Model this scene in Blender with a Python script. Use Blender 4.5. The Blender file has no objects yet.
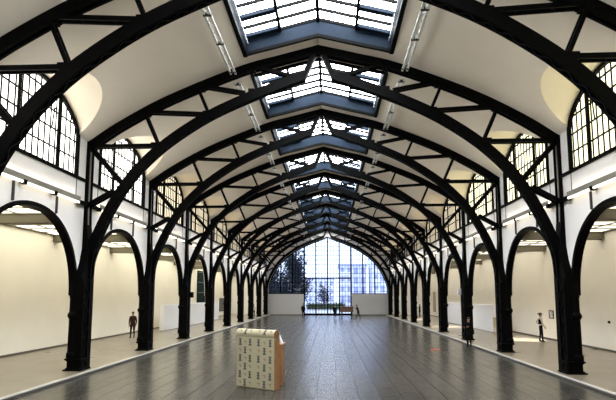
import bpy, bmesh, math, random
from mathutils import Vector, Matrix
from math import sin, cos, pi
random.seed(7)
scene = bpy.context.scene
COL = scene.collection

# ------------------------------------------------------------------ measures (metres)
W = 9.0            # inner face of the arcade walls
T0, S = 11.95, 6.675   # first truss in view, bay length
NT = 10
def TY(i): return T0 + S * i
ENDY = TY(9) + 0.35
NEARY = TY(-2)
XB = 13.95         # aisle back wall
ZA = 5.8           # aisle ceiling
NF = -0.10         # nave floor level (the aisles are one low step up)
ORD = ['first', 'second', 'third', 'fourth', 'fifth', 'sixth', 'seventh', 'eighth', 'ninth', 'tenth', 'eleventh']

# ------------------------------------------------------------------ materials
def new_mat(name):
    m = bpy.data.materials.new(name); m.use_nodes = True
    nt = m.node_tree; b = nt.nodes['Principled BSDF']
    return m, nt, b
def plain(name, col, rough=.5, metal=0., noise=.0, nscale=4., spec=.5, bump=0.):
    m, nt, b = new_mat(name)
    b.inputs['Roughness'].default_value = rough; b.inputs['Metallic'].default_value = metal
    b.inputs['Specular IOR Level'].default_value = spec
    b.inputs['Base Color'].default_value = (*col, 1)
    if noise or bump:
        tc = nt.nodes.new('ShaderNodeTexCoord'); n = nt.nodes.new('ShaderNodeTexNoise')
        n.inputs['Scale'].default_value = nscale; n.inputs['Detail'].default_value = 4
        nt.links.new(tc.outputs['Object'], n.inputs['Vector'])
        r = nt.nodes.new('ShaderNodeValToRGB')
        r.color_ramp.elements[0].position = .3; r.color_ramp.elements[1].position = .7
        r.color_ramp.elements[0].color = (*[c * (1 - noise) for c in col], 1)
        r.color_ramp.elements[1].color = (*[min(1, c * (1 + noise)) for c in col], 1)
        nt.links.new(n.outputs['Fac'], r.inputs['Fac']); nt.links.new(r.outputs['Color'], b.inputs['Base Color'])
        if bump:
            bp = nt.nodes.new('ShaderNodeBump'); bp.inputs['Strength'].default_value = bump
            nt.links.new(n.outputs['Fac'], bp.inputs['Height']); nt.links.new(bp.outputs['Normal'], b.inputs['Normal'])
    return m
def glow(name, col, strength):
    m = bpy.data.materials.new(name); m.use_nodes = True
    nt = m.node_tree; nt.nodes.clear()
    e = nt.nodes.new('ShaderNodeEmission'); o = nt.nodes.new('ShaderNodeOutputMaterial')
    e.inputs['Color'].default_value = (*col, 1); e.inputs['Strength'].default_value = strength
    nt.links.new(e.outputs[0], o.inputs['Surface'])
    return m
def tiles(name, c1, c2, mortar, w, h, rough, rvar=.08, msize=.012, spec=.5):
    m, nt, b = new_mat(name)
    tc = nt.nodes.new('ShaderNodeTexCoord'); mp = nt.nodes.new('ShaderNodeMapping')
    mp.inputs['Rotation'].default_value = (0, 0, pi / 2)
    br = nt.nodes.new('ShaderNodeTexBrick')
    br.inputs['Color1'].default_value = (*c1, 1); br.inputs['Color2'].default_value = (*c2, 1)
    br.inputs['Mortar'].default_value = (*mortar, 1); br.inputs['Scale'].default_value = 1
    br.inputs['Brick Width'].default_value = w; br.inputs['Row Height'].default_value = h
    br.inputs['Mortar Size'].default_value = msize; br.inputs['Mortar Smooth'].default_value = .3
    br.inputs['Bias'].default_value = 0.
    n = nt.nodes.new('ShaderNodeTexNoise'); n.inputs['Scale'].default_value = .7; n.inputs['Detail'].default_value = 5
    mx = nt.nodes.new('ShaderNodeMix'); mx.data_type = 'RGBA'; mx.blend_type = 'MULTIPLY'; mx.inputs['Factor'].default_value = .2
    nt.links.new(tc.outputs['Object'], mp.inputs['Vector']); nt.links.new(mp.outputs[0], br.inputs['Vector'])
    nt.links.new(tc.outputs['Object'], n.inputs['Vector'])
    nt.links.new(br.outputs['Color'], mx.inputs['A']); nt.links.new(n.outputs['Fac'], mx.inputs['B'])
    ad = nt.nodes.new('ShaderNodeMix'); ad.data_type = 'RGBA'; ad.blend_type = 'MULTIPLY'; ad.inputs['Factor'].default_value = 1
    ad.inputs['B'].default_value = (1.25, 1.25, 1.25, 1)
    nt.links.new(mx.outputs['Result'], ad.inputs['A']); nt.links.new(ad.outputs['Result'], b.inputs['Base Color'])
    mr = nt.nodes.new('ShaderNodeMapRange'); mr.inputs['To Min'].default_value = rough - rvar; mr.inputs['To Max'].default_value = rough + rvar
    nt.links.new(n.outputs['Fac'], mr.inputs['Value']); ro = nt.nodes.new('ShaderNodeMath'); ro.operation = 'MULTIPLY_ADD'; ro.inputs[1].default_value = .10
    nt.links.new(br.outputs['Fac'], ro.inputs[0]); nt.links.new(mr.outputs[0], ro.inputs[2]); nt.links.new(ro.outputs[0], b.inputs['Roughness'])
    b.inputs['Specular IOR Level'].default_value = spec
    return m

M = {}
M['iron'] = plain('black painted iron', (.0015, .0015, .0016), .55, noise=.3, nscale=6, spec=.04)
M['iron_soft'] = plain('dark grey painted iron', (.03, .03, .031), .5, noise=.2)
M['iron_lattice'] = plain('lighter black iron', (.006, .006, .007), .6, spec=.08)  # lattice bars a little lighter than the chords
M['wall'] = plain('white wall paint', (.82, .80, .79), .65, noise=.02, nscale=1.2)
M['aisle_wall'] = plain('white gallery wall paint', (.80, .76, .69), .65, noise=.02, nscale=.8)
M['vault'] = plain('grey white vault plaster', (.90, .83, .735), .8, noise=.03, nscale=.6)
M['severy'] = plain('cream plaster', (.85, .765, .62), .8, noise=.02, nscale=1.)
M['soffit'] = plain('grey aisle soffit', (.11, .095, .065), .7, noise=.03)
M['floor'] = tiles('grey stone slabs', (.044, .0405, .035), (.027, .0255, .0225), (.016, .0155, .015), 1.2, .6, .25, rvar=.04, msize=.014, spec=.22)
M['aisle_floor'] = tiles('beige grey screed slabs', (.165, .14, .104), (.157, .133, .099), (.147, .125, .093), 2.4, 1.2, .30, msize=.006)
M['kerb'] = plain('pale stone edging', (.50, .485, .46), .35)
M['riser'] = plain('shaded step riser', (.07, .065, .06), .5)  # shade on the step face put into its dark colour
M['skirting'] = plain('dark skirting', (.09, .075, .06), .5)
M['curb'] = plain('dark blue grey sheet metal', (.006, .012, .022), .7, spec=.1, noise=.1)
M['steel'] = plain('galvanised steel', (.72, .75, .74), .4, metal=.1, noise=.15, nscale=12)
M['fascia'] = plain('grey metal channel', (.22, .21, .18), .45)
M['whitepanel'] = plain('white partition board', (.76, .76, .78), .5)
M['endpanel'] = plain('grey white end wall board', (.40, .39, .375), .6)
M['tube'] = glow('lit fluorescent tube', (1, .91, .70), 1.2)
M['uptube'] = glow('lit uplight tube', (1, .90, .74), 6.4)
M['laylight_left'] = glow('lit luminous ceiling panel west', (1, .94, .70), 1.1)
M['laylight_right'] = glow('lit luminous ceiling panel east', (1, .92, .72), .68)
M['sky_pane'] = glow('daylit roof glass', (.93, .97, 1.0), 7.5)
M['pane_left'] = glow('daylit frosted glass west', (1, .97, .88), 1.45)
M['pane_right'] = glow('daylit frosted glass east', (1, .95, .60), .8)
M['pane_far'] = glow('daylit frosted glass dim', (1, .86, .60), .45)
M['wood'] = plain('orange brown plywood', (.26, .125, .05), .5, noise=.15, nscale=5)
M['cream'] = plain('cream wrapping paper', (.41, .375, .255), .55, noise=.03)
M['ink'] = plain('dark grey print', (.07, .075, .08), .6)
M['ink_brown'] = plain('brown print', (.25, .17, .09), .6)
M['cart_wood'] = plain('brown wood planks', (.10, .048, .028), .55, noise=.25, nscale=8)
M['dark'] = plain('near black', (.008, .007, .008), .8, spec=.1)
M['teal'] = plain('dark green blue panel', (.006, .018, .019), .9, spec=.05, noise=.25, nscale=3)
M['beige'] = plain('beige fabric', (.45, .38, .28), .7)
M['picture'] = plain('grey print on paper', (.5, .5, .48), .6, noise=.5, nscale=9)
M['red'] = plain('red tape', (.55, .06, .03), .5)
M['skin'] = plain('skin', (.33, .19, .13), .55)
M['hair'] = plain('dark hair', (.02, .014, .01), .6)
M['eye'] = plain('eye', (.01, .01, .01), .2)
M['black_cloth'] = plain('black cloth', (.004, .004, .005), .9, noise=.2, nscale=20, spec=.05)
M['brown_cloth'] = plain('dark red brown cloth', (.030, .012, .010), .9, noise=.25, nscale=20, spec=.08)
M['blue_cloth'] = plain('dark blue cloth', (.010, .012, .018), .9, spec=.08)
M['pale_cloth'] = plain('pale beige cloth', (.50, .43, .36), .85, noise=.25, nscale=30)
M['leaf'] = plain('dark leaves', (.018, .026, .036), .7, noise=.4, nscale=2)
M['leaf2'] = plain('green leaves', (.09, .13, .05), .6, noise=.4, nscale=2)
M['bark'] = plain('bark', (.03, .026, .028), .8, noise=.3)
M['paving'] = plain('pale paving', (.62, .60, .60), .8, noise=.1)
M['bld'] = plain('lavender grey render', (.80, .80, .92), .8, noise=.05)
M['bld2'] = plain('pale blue grey render', (.86, .86, .92), .8, noise=.05)
M['bldwin'] = plain('blue window glass', (.38, .42, .62), .5)
def glass_mat():
    m = bpy.data.materials.new('clear window glass'); m.use_nodes = True
    nt = m.node_tree; nt.nodes.clear()
    o = nt.nodes.new('ShaderNodeOutputMaterial'); mx = nt.nodes.new('ShaderNodeMixShader')
    t = nt.nodes.new('ShaderNodeBsdfTransparent'); t.inputs['Color'].default_value = (.93, .95, .97, 1)
    g = nt.nodes.new('ShaderNodeBsdfGlossy'); g.inputs['Roughness'].default_value = .05
    f = nt.nodes.new('ShaderNodeFresnel'); f.inputs['IOR'].default_value = 1.35
    nt.links.new(f.outputs[0], mx.inputs[0]); nt.links.new(t.outputs[0], mx.inputs[1]); nt.links.new(g.outputs[0], mx.inputs[2])
    nt.links.new(mx.outputs[0], o.inputs['Surface'])
    return m
M['glass'] = glass_mat()

# ------------------------------------------------------------------ mesh helper
class MB:
    def __init__(s): s.v = []; s.f = []; s.m = []; s.s = []
    def add(s, vs, fs, mi=0, smooth=False):
        o = len(s.v); s.v += [tuple(p) for p in vs]
        for f in fs: s.f.append([o + i for i in f]); s.m.append(mi); s.s.append(smooth)
        return s
    def box(s, x0, x1, y0, y1, z0, z1, mi=0):
        x0, x1 = sorted((x0, x1)); y0, y1 = sorted((y0, y1)); z0, z1 = sorted((z0, z1))
        return s.add([(x, y, z) for x in (x0, x1) for y in (y0, y1) for z in (z0, z1)],
                     [(0, 1, 3, 2), (4, 6, 7, 5), (0, 4, 5, 1), (2, 3, 7, 6), (0, 2, 6, 4), (1, 5, 7, 3)], mi)
    def bar(s, p, q, w, h, up=(0, 1, 0), mi=0):      # w across, h along 'up'
        p = Vector(p); q = Vector(q); d = (q - p).normalized(); u = Vector(up)
        n = d.cross(u)
        if n.length < 1e-4: n = d.cross(Vector((1, 0, 0)))
        n.normalize(); u = n.cross(d).normalized()
        vs = [a + n * (i * w / 2) + u * (j * h / 2) for a in (p, q) for i, j in ((-1, -1), (1, -1), (1, 1), (-1, 1))]
        return s.add(vs, [(0, 1, 2, 3), (7, 6, 5, 4), (0, 4, 5, 1), (1, 5, 6, 2), (2, 6, 7, 3), (3, 7, 4, 0)], mi)
    def tube(s, pts, r, n=10, mi=0, smooth=True):
        pts = [Vector(p) for p in pts]; k = len(pts); vs = []
        rs = r if isinstance(r, (list, tuple)) else [r] * k
        for i, p in enumerate(pts):
            d = (pts[min(i + 1, k - 1)] - pts[max(i - 1, 0)]).normalized()
            a = d.orthogonal().normalized() if i == 0 else (a - d * a.dot(d)).normalized()
            b = d.cross(a)
            vs += [p + (a * cos(2 * pi * j / n) + b * sin(2 * pi * j / n)) * rs[i] for j in range(n)]
        fs = [(i * n + j, i * n + (j + 1) % n, (i + 1) * n + (j + 1) % n, (i + 1) * n + j) for i in range(k - 1) for j in range(n)]
        s.add(vs, fs, mi, smooth)
        o = len(s.v) - len(vs)
        s.f.append([o + j for j in range(n)][::-1]); s.m.append(mi); s.s.append(False)
        s.f.append([o + (k - 1) * n + j for j in range(n)]); s.m.append(mi); s.s.append(False)
        return s
    def lathe(s, prof, c=(0, 0), n=20, mi=0):        # prof: (r, z)
        vs = [(c[0] + r * cos(2 * pi * j / n), c[1] + r * sin(2 * pi * j / n), z) for r, z in prof for j in range(n)]
        k = len(prof)
        fs = [(i * n + j, i * n + (j + 1) % n, (i + 1) * n + (j + 1) % n, (i + 1) * n + j) for i in range(k - 1) for j in range(n)]
        fs += [tuple(range(n))[::-1], tuple((k - 1) * n + j for j in range(n))]
        return s.add(vs, fs, mi, False)
    def strip(s, A, B, y0, y1, mi=0, f=lambda x, y, z: (x, y, z)):   # solid between two polylines (x,z), thickness along y
        k = len(A); vs = []
        for a, b in zip(A, B): vs += [f(a[0], y0, a[1]), f(b[0], y0, b[1]), f(b[0], y1, b[1]), f(a[0], y1, a[1])]
        fs = [(0, 1, 2, 3), tuple(4 * (k - 1) + j for j in (3, 2, 1, 0))]
        for i in range(k - 1):
            p, q = 4 * i, 4 * i + 4
            for j in range(4): fs.append((p + j, q + j, q + (j + 1) % 4, p + (j + 1) % 4))
        return s.add(vs, fs, mi)
    def ell(s, c, r, n=12, mi=0):
        vs = []; fs = []
        for i in range(n // 2 + 1):
            t = pi * i / (n // 2)
            for j in range(n):
                a = 2 * pi * j / n
                vs.append((c[0] + r[0] * sin(t) * cos(a), c[1] + r[1] * sin(t) * sin(a), c[2] + r[2] * cos(t)))
        for i in range(n // 2):
            for j in range(n): fs.append((i * n + j, i * n + (j + 1) % n, (i + 1) * n + (j + 1) % n, (i + 1) * n + j))
        return s.add(vs, fs, mi, True)
    def build(s, name, mats, parent=None, fix=True):
        me = bpy.data.meshes.new(name); me.from_pydata(s.v, [], s.f)
        for m in (mats if isinstance(mats, (list, tuple)) else [mats]): me.materials.append(M[m] if isinstance(m, str) else m)
        me.polygons.foreach_set('material_index', s.m); me.polygons.foreach_set('use_smooth', s.s)
        bm = bmesh.new(); bm.from_mesh(me); bmesh.ops.remove_doubles(bm, verts=bm.verts, dist=1e-5)
        if fix: bmesh.ops.recalc_face_normals(bm, faces=bm.faces)
        bm.to_mesh(me); bm.free(); me.update()
        o = bpy.data.objects.new(name, me); COL.objects.link(o)
        if parent: o.parent = parent
        return o
def tag(o, label, cat, group=None, kind=None):
    o['label'] = label; o['category'] = cat
    if group: o['group'] = group
    if kind: o['kind'] = kind
    return o
def thing(name, label, cat, loc=(0, 0, 0), rz=0, group=None):
    o = bpy.data.objects.new(name, None); COL.objects.link(o); o.empty_display_size = .2
    o.location = loc; o.rotation_euler = (0, 0, rz)
    return tag(o, label, cat, group)
def struct(o): o['kind'] = 'structure'; return o
def base(name, loc=(0, 0, 0)):
    o = bpy.data.objects.new(name, None); COL.objects.link(o); o.location = loc
    return struct(o)
def dup(o, loc=None, label=None, name=None, parent=None):
    c = o.copy(); COL.objects.link(c)
    if parent is not None: c.parent = parent
    if loc is not None: c.location = loc
    if label: c['label'] = label
    if name: c.name = name
    for ch in list(o.children): dup(ch, parent=c)
    return c
def crom(P, n):           # smooth curve through the points, n samples
    P = [Vector(p) for p in P]; Q = [2 * P[0] - P[1]] + P + [2 * P[-1] - P[-2]]; out = []
    for i in range(1, len(Q) - 2):
        a, b, c, d = Q[i - 1:i + 3]
        for k in range(8):
            t = k / 8
            out.append(.5 * (2 * b + (c - a) * t + (2 * a - 5 * b + 4 * c - d) * t * t + (3 * b - a - 3 * c + d) * t ** 3))
    out.append(P[-1])
    L = [0]
    for a, b in zip(out, out[1:]): L.append(L[-1] + (b - a).length)
    res = []
    for k in range(n):
        t = L[-1] * k / (n - 1); i = 0
        while i < len(L) - 2 and L[i + 1] < t: i += 1
        u = (t - L[i]) / (L[i + 1] - L[i] or 1); res.append(out[i].lerp(out[i + 1], u))
    return res
def offs(P, d):
    R = []
    for i, p in enumerate(P):
        t = (P[min(i + 1, len(P) - 1)] - P[max(i - 1, 0)]).normalized(); R.append(p + Vector((-t.y, t.x)) * d)
    return R

# ------------------------------------------------------------------ roof profile
PROF = crom([(0, 12.44), (1.5, 12.06), (3.1, 11.63), (5.86, 10.52), (7.8, 9.48), (9.0, 8.67)], 60)
def zv(x):
    x = abs(x)
    for a, b in zip(PROF, PROF[1:]):
        if x <= b.x: return a.y + (b.y - a.y) * (x - a.x) / (b.x - a.x)
    return PROF[-1].y - (x - 9.0) * .7
def xv(z):
    for a, b in zip(PROF, PROF[1:]):
        if z >= b.y: return a.x + (b.x - a.x) * (a.y - z) / (a.y - b.y)
    return 9.0
# openings
AO, ASP, ARI = 2.87, 2.70, 2.96           # arcade arch: half span, springing, rise
def arch_pt(t, k=0., n=2.15):             # t 0..pi
    c, s_ = cos(t), sin(t); a = AO - k; b = ARI - k
    return (math.copysign(abs(c) ** (2 / n), c) * a, ASP + abs(s_) ** (2 / n) * b)
WO, WSP, WRI = 2.46, 8.58, 1.36           # lunette
def lun_pt(t, k=0., n=1.75):
    c, s_ = cos(t), sin(t); a = WO - k; b = WRI - k
    return (math.copysign(abs(c) ** (2 / n), c) * a, WSP + abs(s_) ** (2 / n) * b)
def lun_z(o, k=0., n=1.75):
    u = min(1, abs(o) / (WO - k)); return WSP + (WRI - k) * (1 - u ** n) ** (1 / n)
ZSILL = 7.08
SKX, SKA, SKB = 2.70, 1.0, 5.80           # skylight opening in a bay

# ------------------------------------------------------------------ shell
def build_ceiling():
    mb = MB(); sv = MB()
    xs_in = [SKX * k / 6 for k in range(7)] + [SKX + (7.0 - SKX) * k / 12 for k in range(1, 13)]
    for b in range(-2, 9):
        y0 = TY(b); yc = y0 + S / 2
        y1 = TY(b + 1) if b < 8 else ENDY
        ts = [pi * k / 32 for k in range(33)]
        BW, BSP, BRI = 2.38, 8.67, 1.13
        def bp(t, n=1.9):
            c, s_ = cos(t), sin(t)
            return (math.copysign(abs(c) ** (2 / n), c) * BW, BSP + abs(s_) ** (2 / n) * BRI)
        for sg in (-1, 1):
            # middle zone with the skylight hole
            ys = [y0, y0 + SKA, y0 + SKB, y1]
            for i in range(3):
                for xa, xb in zip(xs_in, xs_in[1:]):
                    if i == 1 and xb <= SKX + 1e-6: continue
                    mb.add([(sg * xa, ys[i], zv(xa)), (sg * xb, ys[i], zv(xb)), (sg * xb, ys[i + 1], zv(xb)), (sg * xa, ys[i + 1], zv(xa))], [(0, 1, 2, 3)], 0, True)
            # side zone down to the eaves or to the groin of the lunette vault
            st = [(y0, 8.67), (yc - BW, 8.67)] + [(yc - bp(t)[0], bp(t)[1]) for t in ts] + [(yc + BW, 8.67), (y1, 8.67)]
            rows = []
            for y, z in st:
                xe = xv(z); rows.append([(sg * (7.0 + (xe - 7.0) * k / 6), y, zv(7.0 + (xe - 7.0) * k / 6)) for k in range(7)])
            for r, q in zip(rows, rows[1:]):
                if abs(r[0][1] - q[0][1]) < 1e-6: continue
                for k in range(6): mb.add([r[k], r[k + 1], q[k + 1], q[k]], [(0, 1, 2, 3)], 0, True)
            # lunette vault
            if b >= -2:
                A = [(sg * W, yc - lun_pt(t)[0], lun_pt(t)[1]) for t in ts]
                B = [(sg * xv(bp(t)[1]), yc - bp(t)[0], bp(t)[1]) for t in ts]
                for i in range(len(ts) - 1):
                    for k in range(4):
                        P = lambda j, u: tuple(A[j][c] + (B[j][c] - A[j][c]) * u for c in range(3))
                        sv.add([P(i, k / 4), P(i + 1, k / 4), P(i + 1, (k + 1) / 4), P(i, (k + 1) / 4)], [(0, 1, 2, 3)], 0, True)
    c = struct(mb.build('ceiling', 'vault', fix=False))
    sv.build('lunette_vault', 'severy', c, fix=False)
build_ceiling()

def build_arcade_wall(sg, name):
    mb = MB()
    for b in range(-2, 9):
        yc = TY(b) + S / 2
        offl = sorted(set([-S / 2, S / 2, -WO, WO, -AO, AO] + [round(arch_pt(pi * k / 40)[0], 4) for k in range(41)]))
        az = {round(arch_pt(pi * k / 40)[0], 4): arch_pt(pi * k / 40)[1] for k in range(41)}
        def alow(o):
            ks = sorted(az); o = max(-AO, min(AO, o))
            for a, c in zip(ks, ks[1:]):
                if a <= o <= c: return az[a] + (az[c] - az[a]) * (o - a) / (c - a)
            return ASP
        for a, c in zip(offl, offl[1:]):
            mid = (a + c) / 2
            la, lc = (alow(a), alow(c)) if abs(mid) < AO else (2.75, 2.75)
            top = ZSILL if abs(mid) < WO else 8.69
            for x in (W, W + .3):
                tp = top if x == W else 8.69
                if x != W and abs(mid) < WO: tp = ZSILL
                mb.add([(sg * x, yc + a, la), (sg * x, yc + c, lc), (sg * x, yc + c, tp), (sg * x, yc + a, tp)], [(0, 1, 2, 3)])
            mb.add([(sg * W, yc + a, la), (sg * W, yc + c, lc), (sg * (W + .3), yc + c, lc), (sg * (W + .3), yc + a, la)], [(0, 1, 2, 3)])
        for o in (-WO, WO):
            mb.add([(sg * W, yc + o, ZSILL), (sg * (W + .3), yc + o, ZSILL), (sg * (W + .3), yc + o, 8.69), (sg * W, yc + o, 8.69)], [(0, 1, 2, 3)])
        mb.add([(sg * W, yc - WO, ZSILL), (sg * (W + .3), yc - WO, ZSILL), (sg * (W + .3), yc + WO, ZSILL), (sg * W, yc + WO, ZSILL)], [(0, 1, 2, 3)])
    w = struct(mb.build(name, 'wall', fix=False))
    j = MB()
    for b in range(0, 9):
        yc = TY(b) + S / 2
        for o in (-WO - .02, WO + .02): j.box(sg * (W - .012), sg * W, yc + o - .02, yc + o + .02, 6.36, ZSILL)
    j.build('panel_joint', 'iron_soft', w)
build_arcade_wall(-1, 'wall_left'); build_arcade_wall(1, 'wall_right')

XK = 8.28
struct(MB().box(-XK, XK, NEARY, ENDY + .1, NF - .2, NF).build('floor', 'floor'))
for sg, nm in ((-1, 'floor_left'), (1, 'floor_right')):
    f = struct(MB().box(sg * (XK + .03), sg * (XB + .3), NEARY, ENDY + .1, -.3, 0).build(nm, 'aisle_floor'))
    struct(MB().box(sg * (XK), sg * (XK + .03), NEARY, ENDY, -.3, -.035).build('trim_%d' % (1 if sg < 0 else 2), 'riser'))
    struct(MB().box(sg * (XK - .025), sg * (XK + .085), NEARY, ENDY, -.035, .006).build('trim_%d' % (3 if sg < 0 else 4), 'kerb'))
for sg, nm in ((-1, 'left'), (1, 'right')):
    struct(MB().box(sg * XB, sg * (XB + .3), NEARY, ENDY + .1, -.3, ZA + .3).build('wall_outer_' + nm, 'aisle_wall'))
    struct(MB().box(sg * (XB - .02), sg * XB, NEARY, ENDY, 0, .10).build('baseboard_' + nm, 'skirting'))
    # aisle ceiling with openings for the luminous panels, a drop beam at every column
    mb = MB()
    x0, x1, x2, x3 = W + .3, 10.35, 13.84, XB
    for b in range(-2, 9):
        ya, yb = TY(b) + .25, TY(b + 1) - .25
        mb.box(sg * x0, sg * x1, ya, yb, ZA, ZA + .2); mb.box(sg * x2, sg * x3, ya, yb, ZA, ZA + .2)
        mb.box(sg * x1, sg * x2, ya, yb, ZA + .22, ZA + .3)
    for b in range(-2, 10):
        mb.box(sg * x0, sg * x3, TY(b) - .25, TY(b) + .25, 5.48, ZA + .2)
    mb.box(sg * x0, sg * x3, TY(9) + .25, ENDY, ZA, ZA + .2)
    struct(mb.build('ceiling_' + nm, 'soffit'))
# near wall, behind the camera
struct(MB().box(-XB - .3, XB + .3, NEARY - .3, NEARY, -.3, 13.2).build('wall_near', 'wall'))

# ------------------------------------------------------------------ roof trusses
INN = crom([(8.66, 3.2), (8.58, 4.21), (8.24, 5.17), (7.80, 6.1), (7.32, 6.88), (6.79, 7.55), (5.79, 8.47), (4.28, 9.47), (2.68, 10.22), (1.06, 10.85), (.50, 11.04)], 44)
OUT = offs(INN, -.35)
if OUT[10].x < INN[10].x: OUT = offs(INN, .35)
UPT = [(p.x, p.y - .005) for p in PROF]
UPB = [(q.x, q.y) for q in offs(PROF, -.34)]
if UPB[10][1] > UPT[10][1]: UPB = [(q.x, q.y) for q in offs(PROF, .34)]
UPB[0] = (0, UPT[0][1] - .36)
WEB = [((8.92, 8.50), (6.45, 8.50), .16), ((8.80, 8.32), (7.62, 7.02), .20), ((8.93, 6.15), (7.92, 6.72), .20),
       ((6.80, 9.80), (6.26, 8.58), .13), ((6.65, 9.86), (4.45, 9.74), .15), ((4.72, 10.75), (4.32, 9.82), .13),
       ((4.45, 10.86), (2.85, 10.56), .15), ((2.68, 11.50), (2.42, 10.68), .13), ((2.45, 11.62), (.80, 11.16), .14)]
def build_truss():
    root = thing('roof_truss', '', 'roof truss', (0, TY(0), 0), 0, 'iron roof trusses')
    for sg in (-1, 1):
        fl = lambda P: [(sg * p[0], p[1]) for p in P]
        u = MB()
        A, B = fl(UPT), fl(UPB)
        mid = [(a[0] + (b[0] - a[0]) * .30, a[1] + (b[1] - a[1]) * .30) for a, b in zip(A, B)]
        u.strip(A, mid, -.14, .14); u.strip(mid, B, -.14, -.05); u.strip(mid, B, .05, .14)
        u.build('upper_chord', 'iron', root)
        l = MB(); A = fl([(p.x, p.y) for p in OUT]); B = fl([(p.x, p.y) for p in INN])
        m1 = [(a[0] + (b[0] - a[0]) * .25, a[1] + (b[1] - a[1]) * .25) for a, b in zip(A, B)]
        m2 = [(a[0] + (b[0] - a[0]) * .85, a[1] + (b[1] - a[1]) * .85) for a, b in zip(A, B)]
        l.strip(A, m1, -.15, .15); l.strip(m1, B, -.15, -.11); l.strip(m1, B, .11, .15)
        l.strip(m2, B, -.11, -.06); l.strip(m2, B, .06, .11)
        lc = l.build('lower_chord', 'iron', root)
        la = MB()
        for i in range(4, len(B) - 2):
            y = .085 if i % 2 else -.085
            la.bar((B[i][0], y, B[i][1]), (B[i + 1][0], -y, B[i + 1][1]), .05, .015, (-(B[i + 1][1] - B[i][1]), 0, B[i + 1][0] - B[i][0]))
        la.build('lattice', 'iron_lattice', lc)
        for p, q, w in WEB:
            s_ = MB()
            for y in (-.105, .105): s_.bar((sg * p[0], y, p[1]), (sg * q[0], y, q[1]), w * .85, .055)
            for t in (.3, .7):
                c = Vector((p[0], 0, p[1])).lerp(Vector((q[0], 0, q[1])), t); s_.box(sg * c.x - .03, sg * c.x + .03, -.10, .10, c.z - .03, c.z + .03)
            s_.build('strut', 'iron', root)
        k = MB()
        k.bar((sg * .60, 0, 11.12), (sg * .15, 0, 12.16), .20, .26); k.build('crown_leg', 'iron', root)
        for c in ((8.85, 8.42), (6.74, 9.80), (4.60, 10.78), (2.60, 11.52), (6.40, 8.52), (4.40, 9.76), (2.62, 10.62)):
            MB().box(sg * c[0] - .12, sg * c[0] + .12, -.12, .12, c[1] - .10, c[1] + .10).build('gusset_plate', 'iron', root)
    return root
truss = build_truss()
def truss_label(i):
    return ['nearest black iron roof truss, its crown above the top edge', 'second black iron roof truss, first with its whole crown in view'][i] if i < 2 else \
        ('last black iron roof truss, framing the glazed end wall' if i == 9 else '%s black iron roof truss counted from the camera' % ORD[i])
truss['label'] = truss_label(0)
for i in range(1, NT): dup(truss, (0, TY(i), 0), truss_label(i))

# ------------------------------------------------------------------ columns
def build_column(sg, side):
    root = thing('iron_column', '', 'column', (sg * 9.0, TY(0), 0), 0, 'iron columns on the %s side' % side)
    X = lambda x: sg * (x - 9.0)
    b = MB(); Y0, Y1 = -.66, -.05
    b.box(X(8.56), X(9.22), Y0 - .09, Y1 + .09, 0, .05); b.box(X(8.62), X(9.16), Y0 - .03, Y1 + .03, .05, .10)
    b.box(X(8.64), X(9.12), Y0, Y1, .10, .34); b.box(X(8.61), X(9.15), Y0 - .03, Y1 + .03, .34, .38); b.box(X(8.58), X(9.19), Y0 - .07, Y1 + .07, .38, .43)
    for y in (-.50, -.17): b.box(X(8.60), X(8.66), y - .10, y + .10, .13, .31)
    b.build('base', 'iron', root)
    s_ = MB()      # riveted box rib on the nave side
    s_.box(X(8.70), X(9.02), Y0 + .05, Y1, .43, 3.35)
    s_.box(X(8.645), X(9.00), Y1, .15, 0, 3.35)
    for y in (Y0 + .05, Y1 - .09): s_.box(X(8.64), X(8.70), y, y + .09, .43, 3.3)
    for k in range(9):
        z = .6 + k * .30; y = .16 if k % 2 else -.16
        s_.bar((X(8.67), y - .31, z), (X(8.67), -y - .31, z + .30), .05, .03, (1, 0, 0))
    W_ = [(Y0 + .05, 3.35), (.15, 3.35), (.15, 4.7), (-.15, 4.7), (-.32, 4.0)]; n_ = len(W_)
    s_.add([(X(x), y, z) for x in (8.72, 9.02) for y, z in W_], [tuple(range(n_)), tuple(range(n_, 2 * n_))[::-1]] + [(i, (i + 1) % n_, n_ + (i + 1) % n_, n_ + i) for i in range(n_)])
    s_.build('shaft', 'iron', root)
    p = MB(); p.lathe([(.20, .43), (.20, .60), (.165, .66), (.16, 1.84), (.18, 1.88), (.215, 1.94), (.215, 2.02), (.18, 2.08), (.16, 2.12), (.16, 3.2)], (X(9.03), Y0 + .17), 18)
    p.build('round_shaft', 'iron', root)
    q = MB()       # wall post from the springing to the eaves
    A = [(8.74, 3.0), (8.78, 4.2), (8.80, 4.9), (8.86, 5.4), (8.88, 6.2), (8.88, 8.66)]
    Bq = [(9.03, 3.0), (9.03, 4.2), (9.03, 4.9), (9.03, 5.4), (9.03, 6.2), (9.03, 8.66)]
    fl = lambda P: [(X(a), z) for a, z in P]
    q.strip(fl(A), fl(Bq), -.20, -.12); q.strip(fl(A), fl(Bq), .12, .20)
    q.build('wall_post', 'iron', root)
    for P in ([(-.62, 2.95), (-.12, 2.95), (-.12, 4.5), (-.22, 4.1), (-.36, 3.6), (-.50, 3.3)], [(.10, 2.95), (.47, 2.95), (.44, 3.3), (.34, 3.6), (.22, 4.1), (.12, 4.5)]):
        g = MB(); n_ = len(P); g.add([(X(x), y, z) for x in (8.93, 9.03) for y, z in P], [tuple(range(n_)), tuple(range(n_, 2 * n_))[::-1]] + [(i, (i + 1) % n_, n_ + (i + 1) % n_, n_ + i) for i in range(n_)])
        g.build('spandrel_bracket', 'iron', root)
    wb = MB(); wb.strip(fl([(a + .06, z) for a, z in A[3:]]), fl(Bq[3:]), -.12, .12)
    wb.strip(fl(A[:4]), fl(Bq[:4]), -.12, .12, 1)
    wb.build('post_web', ['fascia', 'iron'], root)
    return root
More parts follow.
